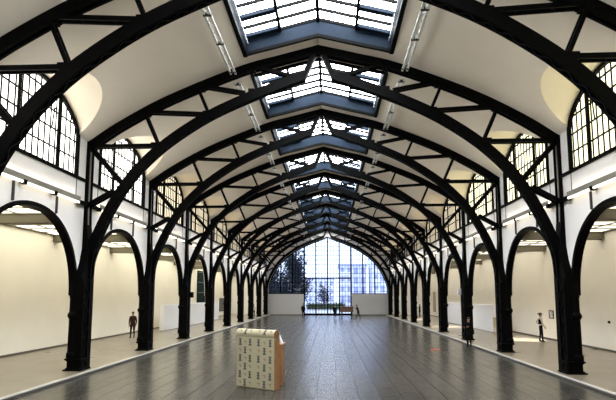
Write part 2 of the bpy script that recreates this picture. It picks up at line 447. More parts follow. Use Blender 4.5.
for sg, side in ((-1, 'left'), (1, 'right')):
    c = build_column(sg, side)
    def cl(i):
        if i == 9: return 'last black iron column on the %s, against the end wall' % side
        if i == 1: return 'large black iron column on the %s, the nearest one standing in view' % side
        if i == 0: return 'black iron column and wall post on the %s, under the nearest truss' % side
        return 'black iron column on the %s, under the %s truss from the camera' % (side, ORD[i])
    c['label'] = cl(0)
    for i in range(1, NT): dup(c, (sg * 9.0, TY(i), 0), cl(i))

def bay_name(i):
    if i == 0: return 'in the nearest bay'
    if i == 8: return 'in the last bay before the end wall'
    return 'in the %s bay from the camera' % ORD[i]

# ------------------------------------------------------------------ arcade arches with their hangers
for sg, side in ((-1, 'left'), (1, 'right')):
    root = thing('arcade_arch', 'black iron arch on the %s, %s' % (side, bay_name(0)), 'arch', (sg * W, TY(0) + S / 2, 0), 0, 'iron arcade arches on the %s' % side)
    mb = MB(); ts = [pi * k / 40 for k in range(41)]
    A = [arch_pt(t, -.01) for t in ts]
    B = [arch_pt(t, .13) for t in ts]
    sw = lambda x, y, z: (sg * y, x, z)
    mb.strip(A, B, -.05, .06, 0, sw)
    C = [arch_pt(t, .08) for t in ts]; D = [arch_pt(t, .13) for t in ts]
    mb.strip(C, D, .06, .22, 0, sw); mb.strip([arch_pt(t, -.01) for t in ts], C, .22, .24, 0, sw)
    mb.build('arch_ring', 'iron', root)
    # foot bracket joining the ring to the columns
    for o in (-1, 1):
        f = MB(); f.strip([(o * (AO - .08), 2.62), (o * (AO - .02), 3.1)], [(o * (S / 2 - .10), 2.62), (o * (S / 2 - .12), 3.1)], -.02, .20, 0, sw); f.build('foot_bracket', 'iron', root)
    for o in (-1.18, 1.18):
        h = MB(); h.bar((-sg * .04, o, 5.50), (-sg * .04, o, 6.10), .07, .05, (0, 1, 0)); h.build('hanger', 'iron_soft', root)
    for i in range(1, 9): dup(root, (sg * W, TY(i) + S / 2, 0), 'black iron arch on the %s, %s' % (side, bay_name(i)))

# ------------------------------------------------------------------ cornice lights
for sg, side in ((-1, 'left'), (1, 'right')):
    lab = lambda i: 'lit fluorescent cornice strip on the %s wall, %s' % (side, bay_name(i))
    root = thing('cornice_light', lab(0), 'light fixture', (sg * W, TY(0) + S / 2, 6.0), 0, 'fluorescent cornice strips on the %s' % side)
    X = lambda d: -sg * d            # d metres out from the wall
    H = 2.55
    f = MB(); f.box(X(.0), X(.16), -H, H, .20, .225); f.box(X(.135), X(.16), -H, H, .20, .36); f.box(X(.16), X(.19), -H, H, .17, .23)
    f.build('channel', 'fascia', root)
    for k in range(3):
        a, b = -H + k * 2 * H / 3, -H + (k + 1) * 2 * H / 3
        t = MB().tube([(X(.14), a + .08, .135), (X(.14), b - .08, .135)], .04, 8); t.build('tube', 'tube', root)
        t = MB().tube([(X(.06), a + .08, .265), (X(.06), b - .08, .265)], .03, 8); t.build('uplight_tube', 'uptube', root)
    for k in (0, 1, 2, 3):
        y = -H + k * 2 * H / 3
        MB().box(X(.05), X(.20), y - .085, y + .085, .07, .21).build('tube_holder', 'iron', root)
    for o in (-1, 1):
        MB().box(X(.02), X(.16), o * (H + .05), o * (S / 2 - .2), .10, .24).build('end_bracket', 'iron', root)
    for i in range(1, 9): dup(root, (sg * W, TY(i) + S / 2, 6.0), lab(i))

# ------------------------------------------------------------------ lunette windows
nwin = [0]
def wname(): nwin[0] += 1; return 'window_%d' % nwin[0]
def build_lunette(sg, pane):
    root = base(wname(), (sg * W, TY(0) + S / 2, 0)); root['kind'] = 'structure'
    sw = lambda x, y, z: (sg * y, x, z); ts = [pi * k / 32 for k in range(33)]
    mb = MB()
    A = [(WO, ZSILL)] + [lun_pt(t, -.02) for t in ts] + [(-WO, ZSILL)]; B = [(WO - .11, ZSILL)] + [lun_pt(t, .11) for t in ts] + [(-WO + .11, ZSILL)]
    A[0] = (A[1][0], ZSILL); A[-1] = (A[-2][0], ZSILL)
    mb.strip(A, B, -.07, .16, 0, sw); mb.build('frame', 'iron', root)
    r = MB(); r.box(sg * -.07, sg * .12, -S / 2 + .2, S / 2 - .2, ZSILL - .05, ZSILL + .06); r.build('sill_rail', 'iron', root)
    mu = MB()
    for o in (-1.12, 1.12): mu.box(sg * -.02, sg * .09, o - .04, o + .04, ZSILL, lun_z(o, .1))
    mu.build('mullion', 'iron', root)
    g = MB(); o = -2.08
    for k in range(-7, 8):
        o = k * .32
        if abs(abs(o) - 1.12) < .05: continue
        g.box(sg * .01, sg * .05, o - .021, o + .021, ZSILL, lun_z(o, .1))
    for z in (7.76, 8.39, 9.01, 9.58):
        hw = WO - .1
        if z > WSP: hw = max(x for x in [k * .02 for k in range(124)] if lun_z(x, .1) >= z)
        g.box(sg * .005, sg * .055, -hw, hw, z - .024, z + .024)
    g.build('glazing_bar', 'iron', root)
    k = MB(); k.bar((-sg * .10, .62, 9.02), (-sg * .16, .42, 8.30), .035, .035); k.bar((-sg * .05, .85, 9.06), (-sg * .12, .60, 9.02), .05, .05); k.build('opening_rod', 'iron', root)
    p = MB(); xs = [-WO + .05 + (2 * WO - .1) * i / 40 for i in range(41)]
    p.strip([(x, lun_z(x, .04)) for x in xs], [(x, ZSILL) for x in xs], .045, .06, 0, sw); p.build('pane', pane, root)
    return root
for sg in (-1, 1):
    src = {}
    for i in range(-2, 9):  # series continues behind the camera, unseen, added for its light
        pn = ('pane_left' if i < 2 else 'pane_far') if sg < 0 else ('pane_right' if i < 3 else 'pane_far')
        if pn not in src:
            src[pn] = build_lunette(sg, pn); src[pn].location.y = TY(i) + S / 2
        else: dup(src[pn], (sg * W, TY(i) + S / 2, 0), name=wname())

# ------------------------------------------------------------------ skylights
def build_skylight():
    root = base(wname(), (0, TY(0), 0))
    zg = lambda x: 13.14 - abs(x) * .255
    c = MB(); n = 12
    xs = [-SKX + 2 * SKX * i / n for i in range(n + 1)]
    lo = [(x, zv(x) - .02) for x in xs]; hi = [(x, zg(x)) for x in xs]
    c.strip(hi, lo, SKA - .06, SKA); c.strip(hi, lo, SKB, SKB + .06)
    for sg in (-1, 1): c.box(sg * SKX, sg * (SKX + .06), SKA - .06, SKB + .06, zv(SKX) - .05, zg(SKX))
    c.build('upstand', 'curb', root)
    f = MB()
    lo2 = [(x, zv(x) - .07) for x in xs]; lo1 = [(x, zv(x) + .05) for x in xs]
    f.strip(lo1, lo2, SKA - .10, SKA + .02); f.strip(lo1, lo2, SKB - .02, SKB + .10)
    for sg in (-1, 1): f.box(sg * (SKX - .03), sg * (SKX + .12), SKA - .1, SKB + .1, zv(SKX) - .10, zv(SKX) + .04)
    f.build('frame', 'iron', root)
    g = MB(); NR = 7
    for k in range(NR + 1):
        y = SKA + (SKB - SKA) * k / NR
        for sg in (-1, 1): g.bar((0, y, zg(0) - .07), (sg * SKX, y, zg(SKX) - .07), .075, .10, (0, 0, 1))
    g.build('glazing_bar', 'iron', root)
    r = MB(); r.box(-.06, .06, SKA, SKB, zg(0) - .20, zg(0) - .02)
    for sg in (-1, 1): r.box(sg * 1.38, sg * 1.48, SKA, SKB, zg(1.4) - .18, zg(1.4) - .02)
    r.build('purlin', 'iron', root)
    v = MB()
    for k in (1, 3, 5, 7):
        y = SKA + (SKB - SKA) * (k - .0) / NR - (.12 if k == 7 else 0)
        for sg in (-1, 1): v.bar((sg * 1.45, y, zg(1.45) - .10), (sg * SKX, y, zg(SKX) - .10), .24, .12, (0, 0, 1))
    v.build('vent_frame', 'curb', root)
    w = MB()
    for sg in (-1, 1): w.bar((sg * (SKX - .05), SKA + .15, zg(SKX) - .32), (sg * (SKX - .05), SKB - .1, zg(SKX) - .32), .05, .05, (0, 0, 1))
    w.build('pale_bar', 'steel', root)  # pale steel bar along each side upstand
    p = MB()
    p.strip([(-SKX, zg(SKX)), (0, zg(0)), (SKX, zg(SKX))], [(-SKX, zg(SKX) - .015), (0, zg(0) - .015), (SKX, zg(SKX) - .015)], SKA, SKB)
    p.build('pane', 'sky_pane', root)
    return root
sk = build_skylight()
for i in [-2, -1] + list(range(1, 9)): dup(sk, (0, TY(i), 0), name=wname())  # skylights behind the camera are unseen, added to brighten the near hall

# ------------------------------------------------------------------ lighting tracks under the vault
for sg, side in ((-1, 'left'), (1, 'right')):
    lab = lambda i: 'grey steel lighting track, %s of the skylight %s' % (side, bay_name(i))
    root = thing('lighting_track', lab(0), 'lighting track', (sg * 3.28, TY(0), 11.2), 0, 'lighting tracks on the %s of the skylights' % side)
    a, b = .45, S - .38
    for d in (-.09, .09): MB().box(d - .035, d + .035, a, b, -.03, .03).build('rail', 'steel', root)
    x = MB(); n = 16
    for k in range(n):
        y0, y1 = a + (b - a) * k / n, a + (b - a) * (k + 1) / n; d = .08 if k % 2 else -.08
        x.bar((d, y0, 0), (-d, y1, 0), .025, .02, (0, 0, 1))
    x.build('cross_bar', 'steel', root)
    for t in (.02, .30, .60, .97):
        y = a + (b - a) * t; MB().box(-.13, .13, y - .05, y + .05, -.04, .045).build('coupler', 'iron_soft', root)
        MB().tube([(0, y, .04), (0, y, zv(3.28) - 11.2)], .012, 6).build('hanging_rod', 'steel', root)
    for i in range(1, 9): dup(root, (sg * 3.28, TY(i), 11.2), lab(i))

# ------------------------------------------------------------------ luminous ceilings of the aisles
for sg, side in ((-1, 'left'), (1, 'right')):
    lab = lambda i: 'wide luminous ceiling panel in the %s aisle, %s' % (side, bay_name(i))
    root = thing('ceiling_light', lab(0), 'ceiling light', (sg * 12.095, TY(0) + S / 2, ZA), 0, 'luminous panels of the %s aisle' % side)
    hw, hl = 1.735, S / 2 - .27
    MB().box(-hw, hw, -hl, hl, .05, .065).build('diffuser', 'laylight_' + side, root)
    f = MB()
    for x in (-hw, -.58, .58, hw): f.box(x - .02, x + .02, -hl, hl, .0, .05)
    for k in range(6):
        y = -hl + 2 * hl * k / 5; f.box(-hw, hw, y - .02, y + .02, .0, .05)
    f.build('frame', 'soffit', root)
    for i in range(1, 9): dup(root, (sg * 12.095, TY(i) + S / 2, ZA), lab(i))

# ------------------------------------------------------------------ end wall and its great window
def build_end():
    y0, y1 = ENDY, ENDY + .3
    op = [(p.x, p.y) for p in INN if p.x < 8.62]
    op = [(8.62, 2.95)] + [p for p in op if p[1] > 3.3] + [(0, 11.28)]
    def zo(x):
        x = abs(x); pts = op[::-1]
        for a, b in zip(pts, pts[1:]):
            if a[0] <= x <= b[0]: return a[1] + (b[1] - a[1]) * (x - a[0]) / max(1e-6, b[0] - a[0])
        return 2.95
    xs = sorted(set([0] + [round(p[0], 3) for p in op] + [.5 * k for k in range(18)] + [9.3]))
    mb = MB()
    for sg in (-1, 1):
        P = [x for x in xs if x <= 8.62]
        mb.strip([(sg * x, zv(x) + .1) for x in P], [(sg * x, zo(x)) for x in P], y0, y1)
        mb.box(sg * 8.62, sg * (XB + .3), y0, y1, -.3, 9.2)
    w = struct(mb.build('wall_end', 'wall'))
    for sg in (-1, 1):
        MB().box(sg * 3.46, sg * 8.62, y0 - .05, y1, NF, 2.93).build('board_panel', 'endpanel', w)
        MB().box(sg * 3.46, sg * 8.62, y0 - .08, y0 - .05, NF, NF + .12).build('skirting', 'skirting', w)
    root = base(wname(), (0, ENDY + .12, 0))
    fr = MB()
    for sg in (-1, 1):
        P = op[::-1]; A = [(sg * a, z + .06) for a, z in P]; Q = [(sg * max(0, a - .10), z - .14) for a, z in P]
        Q[0] = (0, P[0][1] - .16)
        fr.strip(A, Q, -.10, .12)
        fr.box(sg * 3.46, sg * 8.62, -.12, .1, 2.90, 3.02)
    fr.box(-3.46, 3.46, -.1, .1, NF, NF + .25)
    fr.box(-3.46, 3.46, -.12, .1, 5.12, 5.32)
    fr.build('frame', 'iron', root)
    mu = MB()
    for k in range(-4, 5):
        x = k * 1.70
        w_ = .09 if abs(k) != 2 else .12
        mu.box(x - w_, x + w_, -.12, .08, NF if abs(k) <= 2 else 2.95, zo(x))
    mu.build('mullion', 'iron', root)
    g = MB()
    for k in range(-19, 20):
        if k % 4 == 0: continue
        x = k * .425; g.box(x - .026, x + .026, -.03, .03, NF if abs(x) < 3.4 else 2.95, zo(x))
    z = .62
    while z < 11.2:
        ok = [x * .05 for x in range(173) if zo(x * .05) > z]
        if ok:
            hw = max(ok)
            if z > 2.95: g.box(-hw, hw, -.03, .03, z - .026, z + .026)
            else: g.box(-3.4, 3.4, -.03, .03, z - .026, z + .026)
        z += .66
    g.build('glazing_bar', 'iron', root)
    p = MB()
    for sg in (-1, 1):
        P = [x for x in xs if x <= 8.6]
        p.strip([(sg * x, zo(x)) for x in P], [(sg * x, NF if x < 3.45 else 2.95) for x in P], .0, .008)
    p.build('pane', 'glass', root)
build_end()

# ------------------------------------------------------------------ outside
struct(MB().box(-120, 120, ENDY + .3, 230, NF - .3, NF - .05).build('ground', 'paving'))
def tree(x, y, h, r, label, nleaf, trunk_h, mat='leaf', seed=1):
    rnd = random.Random(seed)
    root = thing('tree', label, 'tree', (x, y, NF - .05), 0, 'trees outside the end window')
    t = MB(); t.tube([(0, 0, 0), (.1, 0, trunk_h * .5), (0, .1, trunk_h), (.15, 0, h * .8)], [.28, .22, .17, .05], 8)
    br = []
    for k in range(16):
        z = trunk_h * .6 + (h * .85 - trunk_h * .6) * k / 16; a = rnd.uniform(0, 6.3); l = r * rnd.uniform(.6, 1.0) * (1 - .35 * k / 16)
        e = Vector((cos(a) * l, sin(a) * l, z + l * .5)); br.append(e)
        t.tube([(0, 0, z), (cos(a) * l * .5, sin(a) * l * .5, z + l * .18), tuple(e)], [.09, .06, .02], 6)
    t.build('trunk', 'bark', root)
    f = MB()
    for k in range(nleaf):
        e = rnd.choice(br) * rnd.uniform(.55, 1.05)
        e = Vector((e.x, e.y, max(trunk_h * .55, e.z))); c = e + Vector((rnd.gauss(0, .5), rnd.gauss(0, .5), rnd.gauss(0, .55)))
        n = Vector((rnd.gauss(0, 1), rnd.gauss(0, 1), rnd.gauss(0, 1))).normalized(); a = n.orthogonal().normalized(); b = n.cross(a); s_ = rnd.uniform(.12, .26)
        f.add([c - a * s_, c + b * s_ * .55, c + a * s_, c - b * s_ * .55], [(0, 1, 2, 3)])
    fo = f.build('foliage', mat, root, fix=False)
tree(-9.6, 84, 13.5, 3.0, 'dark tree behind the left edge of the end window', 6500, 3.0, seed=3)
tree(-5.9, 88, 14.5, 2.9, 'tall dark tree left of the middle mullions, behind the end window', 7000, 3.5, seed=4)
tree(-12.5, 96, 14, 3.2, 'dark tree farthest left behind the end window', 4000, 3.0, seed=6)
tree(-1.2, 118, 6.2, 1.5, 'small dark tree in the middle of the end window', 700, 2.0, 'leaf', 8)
def hedge(x0, x1, y, h, label, seed):
    rnd = random.Random(seed); root = thing('hedge', label, 'hedge', ((x0 + x1) / 2, y, NF - .05), 0, 'hedges outside the end window')
    f = MB(); hw = (x1 - x0) / 2
    f2 = MB(); f2.box(-hw + .3, hw - .3, -.25, .25, 0, h - .3); f2.build('stems', 'bark', root)
    for k in range(1200):
        c = Vector((rnd.uniform(-hw, hw), rnd.uniform(-.6, .6), rnd.uniform(.1, h) * (.8 + .2 * sin(rnd.uniform(0, 6)))))
        n = Vector((rnd.gauss(0, 1), rnd.gauss(0, 1), rnd.gauss(0, 1))).normalized(); a = n.orthogonal().normalized(); b = n.cross(a); s_ = rnd.uniform(.12, .22)
        f.add([c - a * s_, c + b * s_ * .6, c + a * s_, c - b * s_ * .6], [(0, 1, 2, 3)])
    f.build('foliage', 'leaf2', root, fix=False)
hedge(-4.6, 3.4, 104, 1.5, 'green hedge across the middle of the end window', 11)
def building(x0, x1, y, h, d, nf, nc, mat, label):
    root = thing('apartment_building', label, 'building', ((x0 + x1) / 2, y, NF - .05), 0, 'buildings outside the end window')
    hw = (x1 - x0) / 2
    MB().box(-hw, hw, 0, d, 0, h).build('wall', mat, root)
    MB().box(-hw - .3, hw + .3, -.3, d + .3, h, h + .35).build('roof', 'bldwin', root)
    for i in range(nf):
        z = 1.0 + i * (h - .6) / nf
        for j in range(nc):
            x = -hw + (j + .5) * 2 * hw / nc; w = hw / nc * .55
            fr = MB().box(x - w, x + w, -.08, 0, z, z + 1.6).build('window', 'bldwin', root)
        if i % 1 == 0 and i > 0:
            MB().box(-hw * .95, -hw * .2, -1.0, 0, z - .35, z + .5).build('balcony', 'bld2', root)
building(2.6, 9.6, 128, 10.4, 12, 4, 4, 'bld', 'lavender grey block with balconies, right of the middle of the end window')
building(10.6, 15.6, 122, 14.0, 12, 5, 3, 'bld', 'taller lavender grey block behind the right side of the end window')
building(-8.5, 1.6, 160, 8.0, 12, 3, 6, 'bld2', 'low pale block far behind the middle of the end window')

# ------------------------------------------------------------------ wrapped cabinet in the middle of the hall
ang = math.atan2(-.77, 1.26)
cab = thing('patterned_cabinet', 'cream standing panel with rolled top and rows of dark printed figures', 'cabinet', (-1.90, 15.425, NF), ang)
BW_, BH, BD = 1.47, 1.52, .30
core = MB(); core.box(-BW_ / 2 + .01, BW_ / 2 - .01, .03, BD, .0, BH + .06)
core.tube([(-BW_ / 2 + .01, .145, 1.615), (BW_ / 2 - .01, .145, 1.615)], .14, 24)
core.build('core', 'wood', cab)
wr = MB(); wr.box(-BW_ / 2, BW_ / 2, 0, .03, .02, BH)
n = 28; pts = []
for k in range(n + 1):
    a = pi * 1.55 - (pi * 1.9) * k / n; pts.append((.145 + .153 * cos(a), 1.615 + .153 * sin(a)))
ins = [(.145 + (y - .145) * .93, 1.615 + (z - 1.615) * .93) for y, z in pts]
wr.strip(pts, ins, -BW_ / 2 - .04, BW_ / 2 + .0, 0, lambda x, y, z: (y, x, z))
def mark_big(cx, cz, put):
    for a, b, c, d in ((-.052, .052, .075, .105), (-.03, .03, .02, .075), (-.05, .05, -.012, .02), (-.028, .028, -.06, -.012), (-.056, .056, -.105, -.06)): put(cx + a, cx + b, cz + c, cz + d, 1)
def mark_small(cx, cz, put):
    put(cx - .045, cx + .045, cz + .01, cz + .04, 2); put(cx + .012, cx + .045, cz - .045, cz + .01, 2)
def flat(x0, x1, z0, z1, mi): wr.box(x0, x1, -.004, 0.004, z0, z1, mi)
def roll(x0, x1, z0, z1, mi):       # on the roll: z measured as arc length around it
    for s0, s1 in ((z0, (z0 + z1) / 2), ((z0 + z1) / 2, z1)):
        A = [pi + .1 - s / .153 for s in (s0, s1)]
        q = [(.145 + .1575 * cos(a), 1.615 + .1575 * sin(a)) for a in A]; q2 = [(.145 + .15 * cos(a), 1.615 + .15 * sin(a)) for a in A]
        wr.strip(q, q2, x0, x1, mi, lambda x, y, z: (y, x, z))
cx = [(-BW_ / 2 + BW_ * u) for u in (.10, .235, .37, .60, .755, .905)]
for r in range(6):
    z = 1.37 - r * .245
    for c in range(6):
        big = (c in (0, 2, 3, 5)) if r % 2 == 0 else (c in (1, 4))
        (mark_big if big else mark_small)(cx[c], z, flat)
for c in range(6): (mark_big if c in (1, 4) else mark_small)(cx[c], .12, roll)
wr.build('wrapping', ['cream', 'ink', 'ink_brown'], cab)
cr = thing('wooden_crate', 'lower orange brown wooden box standing behind the patterned cabinet', 'crate', (-1.55, 16.38, NF), 0)
MB().box(-.45, .45, -.40, .40, 0, 1.21).build('body', 'wood', cr)
MB().box(-.46, .46, -.41, .41, 1.21, 1.26).build('lid', 'wood', cr)
cl = MB()
cl.strip([(.05, 1.35), (.18, 1.55), (.30, 1.56), (.42, 1.30)], [(.05, 1.26), (.18, 1.26), (.30, 1.26), (.42, 1.26)], -.30, .1)
tag(cl.build('folded_cloth', 'whitepanel'), 'small white folded cloth on the wooden box behind the cabinet', 'cloth')
o = bpy.data.objects['folded_cloth']; o.location = cr.location; o.rotation_euler = cr.rotation_euler

tag(MB().box(5.62, 6.10, 26.55, 26.85, NF, NF + .015).build('red_mat', 'red'), 'thin red strip lying on the grey floor', 'mat')

# ------------------------------------------------------------------ aisle partitions, pictures, panels
for sg, side, ya, yb in ((-1, 'left', 37.9, 56.5), (1, 'right', 37.3, 52.5)):
    p = thing('partition_wall', 'long white low partition wall in the %s aisle' % side, 'partition', (sg * 12.45, (ya + yb) / 2, 0), 0, 'low partition walls')
    h = (yb - ya) / 2
    MB().box(-.18, .18, -h, h, .04, 2.0).build('board', 'whitepanel', p)
    MB().box(-.15, .15, -h + .03, h - .03, 0, .04).build('plinth', 'skirting', p)
def picture(name, label, sg, y, z, w, h, fm='iron', im='picture', depth=.05, group=None):
    r = thing(name, label, 'picture', (sg * XB, y, z), 0, group); d = -sg
    f = MB(); t = .05
    f.box(0, d * depth, -w / 2, w / 2, h / 2 - t, h / 2); f.box(0, d * depth, -w / 2, w / 2, -h / 2, -h / 2 + t)
    f.box(0, d * depth, -w / 2, -w / 2 + t, -h / 2 + t, h / 2 - t); f.box(0, d * depth, w / 2 - t, w / 2, -h / 2 + t, h / 2 - t)
    f.build('frame', fm, r)
    MB().box(0, d * depth * .5, -w / 2 + t, w / 2 - t, -h / 2 + t, h / 2 - t).build('image', im, r)
picture('framed_picture', 'small dark framed picture on the right aisle wall beside the woman', 1, 31.45, 1.55, .6, .5)
picture('framed_picture', 'tiny dark label on the right aisle wall near the right edge', 1, 25.1, 1.42, .14, .12, 'iron', 'ink')
picture('framed_picture', 'dark framed picture on the left aisle wall beyond the low partition', -1, 65.6, 1.5, 2.6, 1.7, 'iron', 'ink')
picture('framed_picture', 'tall brown panel on the right aisle wall beyond the partition', 1, 66.0, 1.9, 1.3, 2.6, 'wood', 'beige')
tp = thing('tall_panel', 'tall dark green panel on the left aisle wall above the partition', 'panel', (-XB + .03, 55.3, 0))
MB().box(0, .10, -2.1, .9, 0, 5.4).build('board', 'teal', tp)
MB().box(0, .10, .9, 1.9, 0, 5.4).build('side_board', 'cart_wood', tp)
fr = MB()
for z in (1.9, 3.0, 4.1, 5.2): fr.box(.10, .12, -2.1, 1.9, z, z + .08)
fr.build('slat', 'ink', tp)
ch = thing('chair', 'small beige chair beside the end of the right partition wall', 'chair', (12.35, 36.6, 0))
MB().box(-.24, .24, -.22, .24, .42, .50).build('seat', 'beige', ch)
MB().box(-.24, .24, .20, .26, .50, 1.15).build('backrest', 'beige', ch)
for x in (-.2, .2):
    for y in (-.18, .2): MB().box(x - .025, x + .025, y - .025, y + .025, 0, .42).build('leg', 'beige', ch)
for sg, i, z, lab in ((-1, 3, 2.75, 'small black speaker on the left column beside the green panel'), (1, 3, 2.95, 'small white speaker on the right column above the black-coated person')):
    sp = thing('wall_speaker', lab, 'speaker', (sg * 8.66, TY(i), z), 0, 'column speakers')
    MB().box(-sg * .03, -sg * .23, -.12, .12, -.18, .18).build('housing', 'dark' if sg < 0 else 'whitepanel', sp)
    MB().box(0, -sg * .03, -.05, .05, -.06, .06).build('bracket', 'iron', sp)
sc_ = thing('small_wall_sign', 'small pale sign on the left aisle wall before the partition', 'sign', (-XB, 38.6, .75))
MB().box(0, .04, -.25, .25, -.12, .12).build('board', 'whitepanel', sc_); MB().box(.04, .045, -.18, .18, -.03, .03).build('print_area', 'ink', sc_)

# ------------------------------------------------------------------ people
def skin_mesh(name, V, E_, R, mats, root=0, lev=1, region=None):
    me = bpy.data.meshes.new(name); me.from_pydata([tuple(v) for v in V], E_, [])
    ob = bpy.data.objects.new(name, me); COL.objects.link(ob)
    md = ob.modifiers.new('skin', 'SKIN'); md.use_smooth_shade = True; md.branch_smoothing = .3
    for i, r in enumerate(R):
        sv = me.skin_vertices[0].data[i]; sv.radius = r if isinstance(r, tuple) else (r, r); sv.use_root = (i == root)
    if lev:
        sb = ob.modifiers.new('sub', 'SUBSURF'); sb.levels = lev; sb.render_levels = lev
    dg = bpy.context.evaluated_depsgraph_get(); ev = ob.evaluated_get(dg)
    out = bpy.data.meshes.new_from_object(ev); bpy.data.objects.remove(ob); bpy.data.meshes.remove(me)
    out.name = name; out.materials.clear()
    for m in mats: out.materials.append(M[m])
    for p in out.polygons:
        p.use_smooth = True; p.material_index = region(p.center) if region else 0
    o = bpy.data.objects.new(name, out); COL.objects.link(o)
    return o
def person(label, loc, rz, h=1.72, top='black_cloth', legs='black_cloth', arms=None, lean=0., stride=.0, coat=None, coat_len=.85, hairmat='hair', bun=False, head_turn=0., group='people', sleeves=True, vest=None):
    """local frame: faces +y, x to its right; arms: for (left,right) elbow and wrist points relative to the shoulder"""
    k = h / 1.74
    root = thing('person', label, 'person', loc, rz, group)
    arms = arms or [((-.06, -.02, -.28), (-.05, .05, -.53)), ((.06, -.02, -.28), (.05, .05, -.53))]
    V, E_, R, TG = [], [], [], []
    def v(p, r, parent=None, t='top'):
        V.append(Vector(p)); R.append(r); TG.append(t)
        if parent is not None: E_.append((parent, len(V) - 1))
        return len(V) - 1
    ly = lambda z: lean * max(0, z - .95)
    pel = v((0, 0, .95), (.125, .105), None, 'legs')
    sp = v((0, ly(1.12), 1.12), (.125, .095), pel)
    chn = v((0, ly(1.30), 1.30), (.15, .105), sp)
    sh = v((0, ly(1.42), 1.42), (.13, .085), chn)
    nk = v((0, ly(1.50) + .012, 1.50), .052, sh, 'skin')
    h0 = v((0, ly(1.55) + .02, 1.56), (.068, .075), nk, 'skin')
    h1 = v((0, ly(1.60) + .02, 1.645), (.076, .092), h0, 'skin')
    h2 = v((0, ly(1.62) + .01, 1.70), (.055, .066), h1, 'skin')
    for i, sx in enumerate((-1, 1)):
        s0 = v((sx * .175, ly(1.40), 1.405), .062, sh)
        S0 = Vector(V[s0]); e, w = Vector(arms[i][0]), Vector(arms[i][1])
        e0 = v(S0 + e, .045, s0); w0 = v(S0 + w, .031, e0, 'top' if sleeves else 'skin')
        d = (w - e).normalized(); sd = Vector((0, 1, 0)) if abs(d.z) > .6 else Vector((0, 0, 1))
        sd = (sd - d * sd.dot(d)).normalized(); nn = d.cross(sd) * (sx)
        pm = v(S0 + w + d * .055, (.036, .022), w0, 'skin')
        P0 = Vector(V[pm])
        for j, (o, L) in enumerate(((.030, .060), (.010, .070), (-.010, .066), (-.029, .052))):
            a = v(P0 + sd * o + d * .035, .0085, pm, 'skin'); b = v(P0 + sd * o * 1.05 + d * (.035 + L * .55) + nn * .008, .008, a, 'skin')
            v(P0 + sd * o * 1.02 + d * (.035 + L * .95) + nn * .022, .0065, b, 'skin')
        t = v(S0 + w + d * .03 + sd * .042, .010, w0, 'skin'); v(S0 + w + d * .07 + sd * .062 + nn * .01, .008, t, 'skin')
    for sx in (-1, 1):
        f = sx * stride
        hp = v((sx * .092, 0, .88), .098, pel, 'legs')
        kn = v((sx * .098, f * .5 + .02, .50), .062, hp, 'legs')
        an = v((sx * .10, f - (.03 if f < 0 else 0), .085), .043, kn, 'legs')
        hl = v((sx * .105, f - .03, .042), .040, an, 'shoe'); v((sx * .115, f + .15, .034), (.036, .032), an, 'shoe')
    V2 = [p * k for p in V]; R2 = [tuple(x * k for x in r) if isinstance(r, tuple) else r * k for r in R]
    mats = ['skin', top, legs, 'dark']; ix = {'skin': 0, 'top': 1, 'legs': 2, 'shoe': 3}
    def reg(c):
        best, bt = 1e9, 'top'
        for a, b in E_:
            A, B = V2[a], V2[b]; d = B - A; u = max(0, min(1, (c - A).dot(d) / d.length_squared)); q = (A + d * u - c).length
            q -= .5 * (max(R2[a]) if isinstance(R2[a], tuple) else R2[a])
            if q < best: best, bt = q, TG[b] if u > .35 else TG[a] if TG[a] == 'skin' else TG[b]
        return ix[bt]
    body = skin_mesh('body', V2, E_, R2, mats, pel, 1, reg); body.parent = root
    hx = V2[h1]
    n = MB(); n.ell((hx.x, hx.y + .088 * k, hx.z - .012 * k), (.012 * k, .018 * k, .022 * k), 8); n.build('nose', 'skin', body)
    for sx in (-1, 1):
        MB().ell((hx.x + sx * .030 * k, hx.y + .076 * k, hx.z + .012 * k), (.011 * k, .010 * k, .008 * k), 8).build('eye', 'eye', body)
        MB().ell((hx.x + sx * .080 * k, hx.y - .005 * k, hx.z - .01 * k), (.012 * k, .020 * k, .030 * k), 8).build('ear', 'skin', body)
    m_ = MB(); m_.ell((hx.x, hx.y + .078 * k, hx.z - .052 * k), (.022 * k, .010 * k, .006 * k), 8); m_.build('mouth', 'brown_cloth', body)
    hb = MB(); hb.ell((hx.x, hx.y - .014 * k, hx.z + .028 * k), (.088 * k, .100 * k, .082 * k), 14)
    hb.ell((hx.x, hx.y - .045 * k, hx.z - .02 * k), (.078 * k, .070 * k, .085 * k), 12)
    if bun: hb.ell((hx.x, hx.y - .13 * k, hx.z + .045 * k), (.045 * k, .045 * k, .045 * k), 10)
    hb.build('hair', hairmat, root)
    if coat:
        VV = [V2[pel] - Vector((0, 0, (.95 - coat_len) * k)), V2[pel], V2[sp], V2[chn], V2[sh]]; RR = [(.20 * k, .165 * k), (.18 * k, .15 * k), (.175 * k, .14 * k), (.19 * k, .14 * k), (.13 * k, .10 * k)]
        EE = [(0, 1), (1, 2), (2, 3), (3, 4)]
        if not vest:
            for i, sx in enumerate((-1, 1)):
                S0 = Vector((sx * .175, ly(1.40), 1.405)) * k; b0 = len(VV)
                VV += [S0, S0 + Vector(arms[i][0]) * k, S0 + (Vector(arms[i][0]).lerp(Vector(arms[i][1]), .93)) * k]; RR += [.074 * k, .058 * k, .044 * k]; EE += [(4, b0), (b0, b0 + 1), (b0 + 1, b0 + 2)]
        c = skin_mesh('coat' if not vest else 'vest', VV, EE, RR, [coat], 1, 1); c.parent = root
    return root
person('man in a dark red brown jacket walking along the left aisle', (-12.16, 31.55, 0), pi, 1.68, 'brown_cloth', 'blue_cloth', stride=.04, coat='brown_cloth', coat_len=.80)
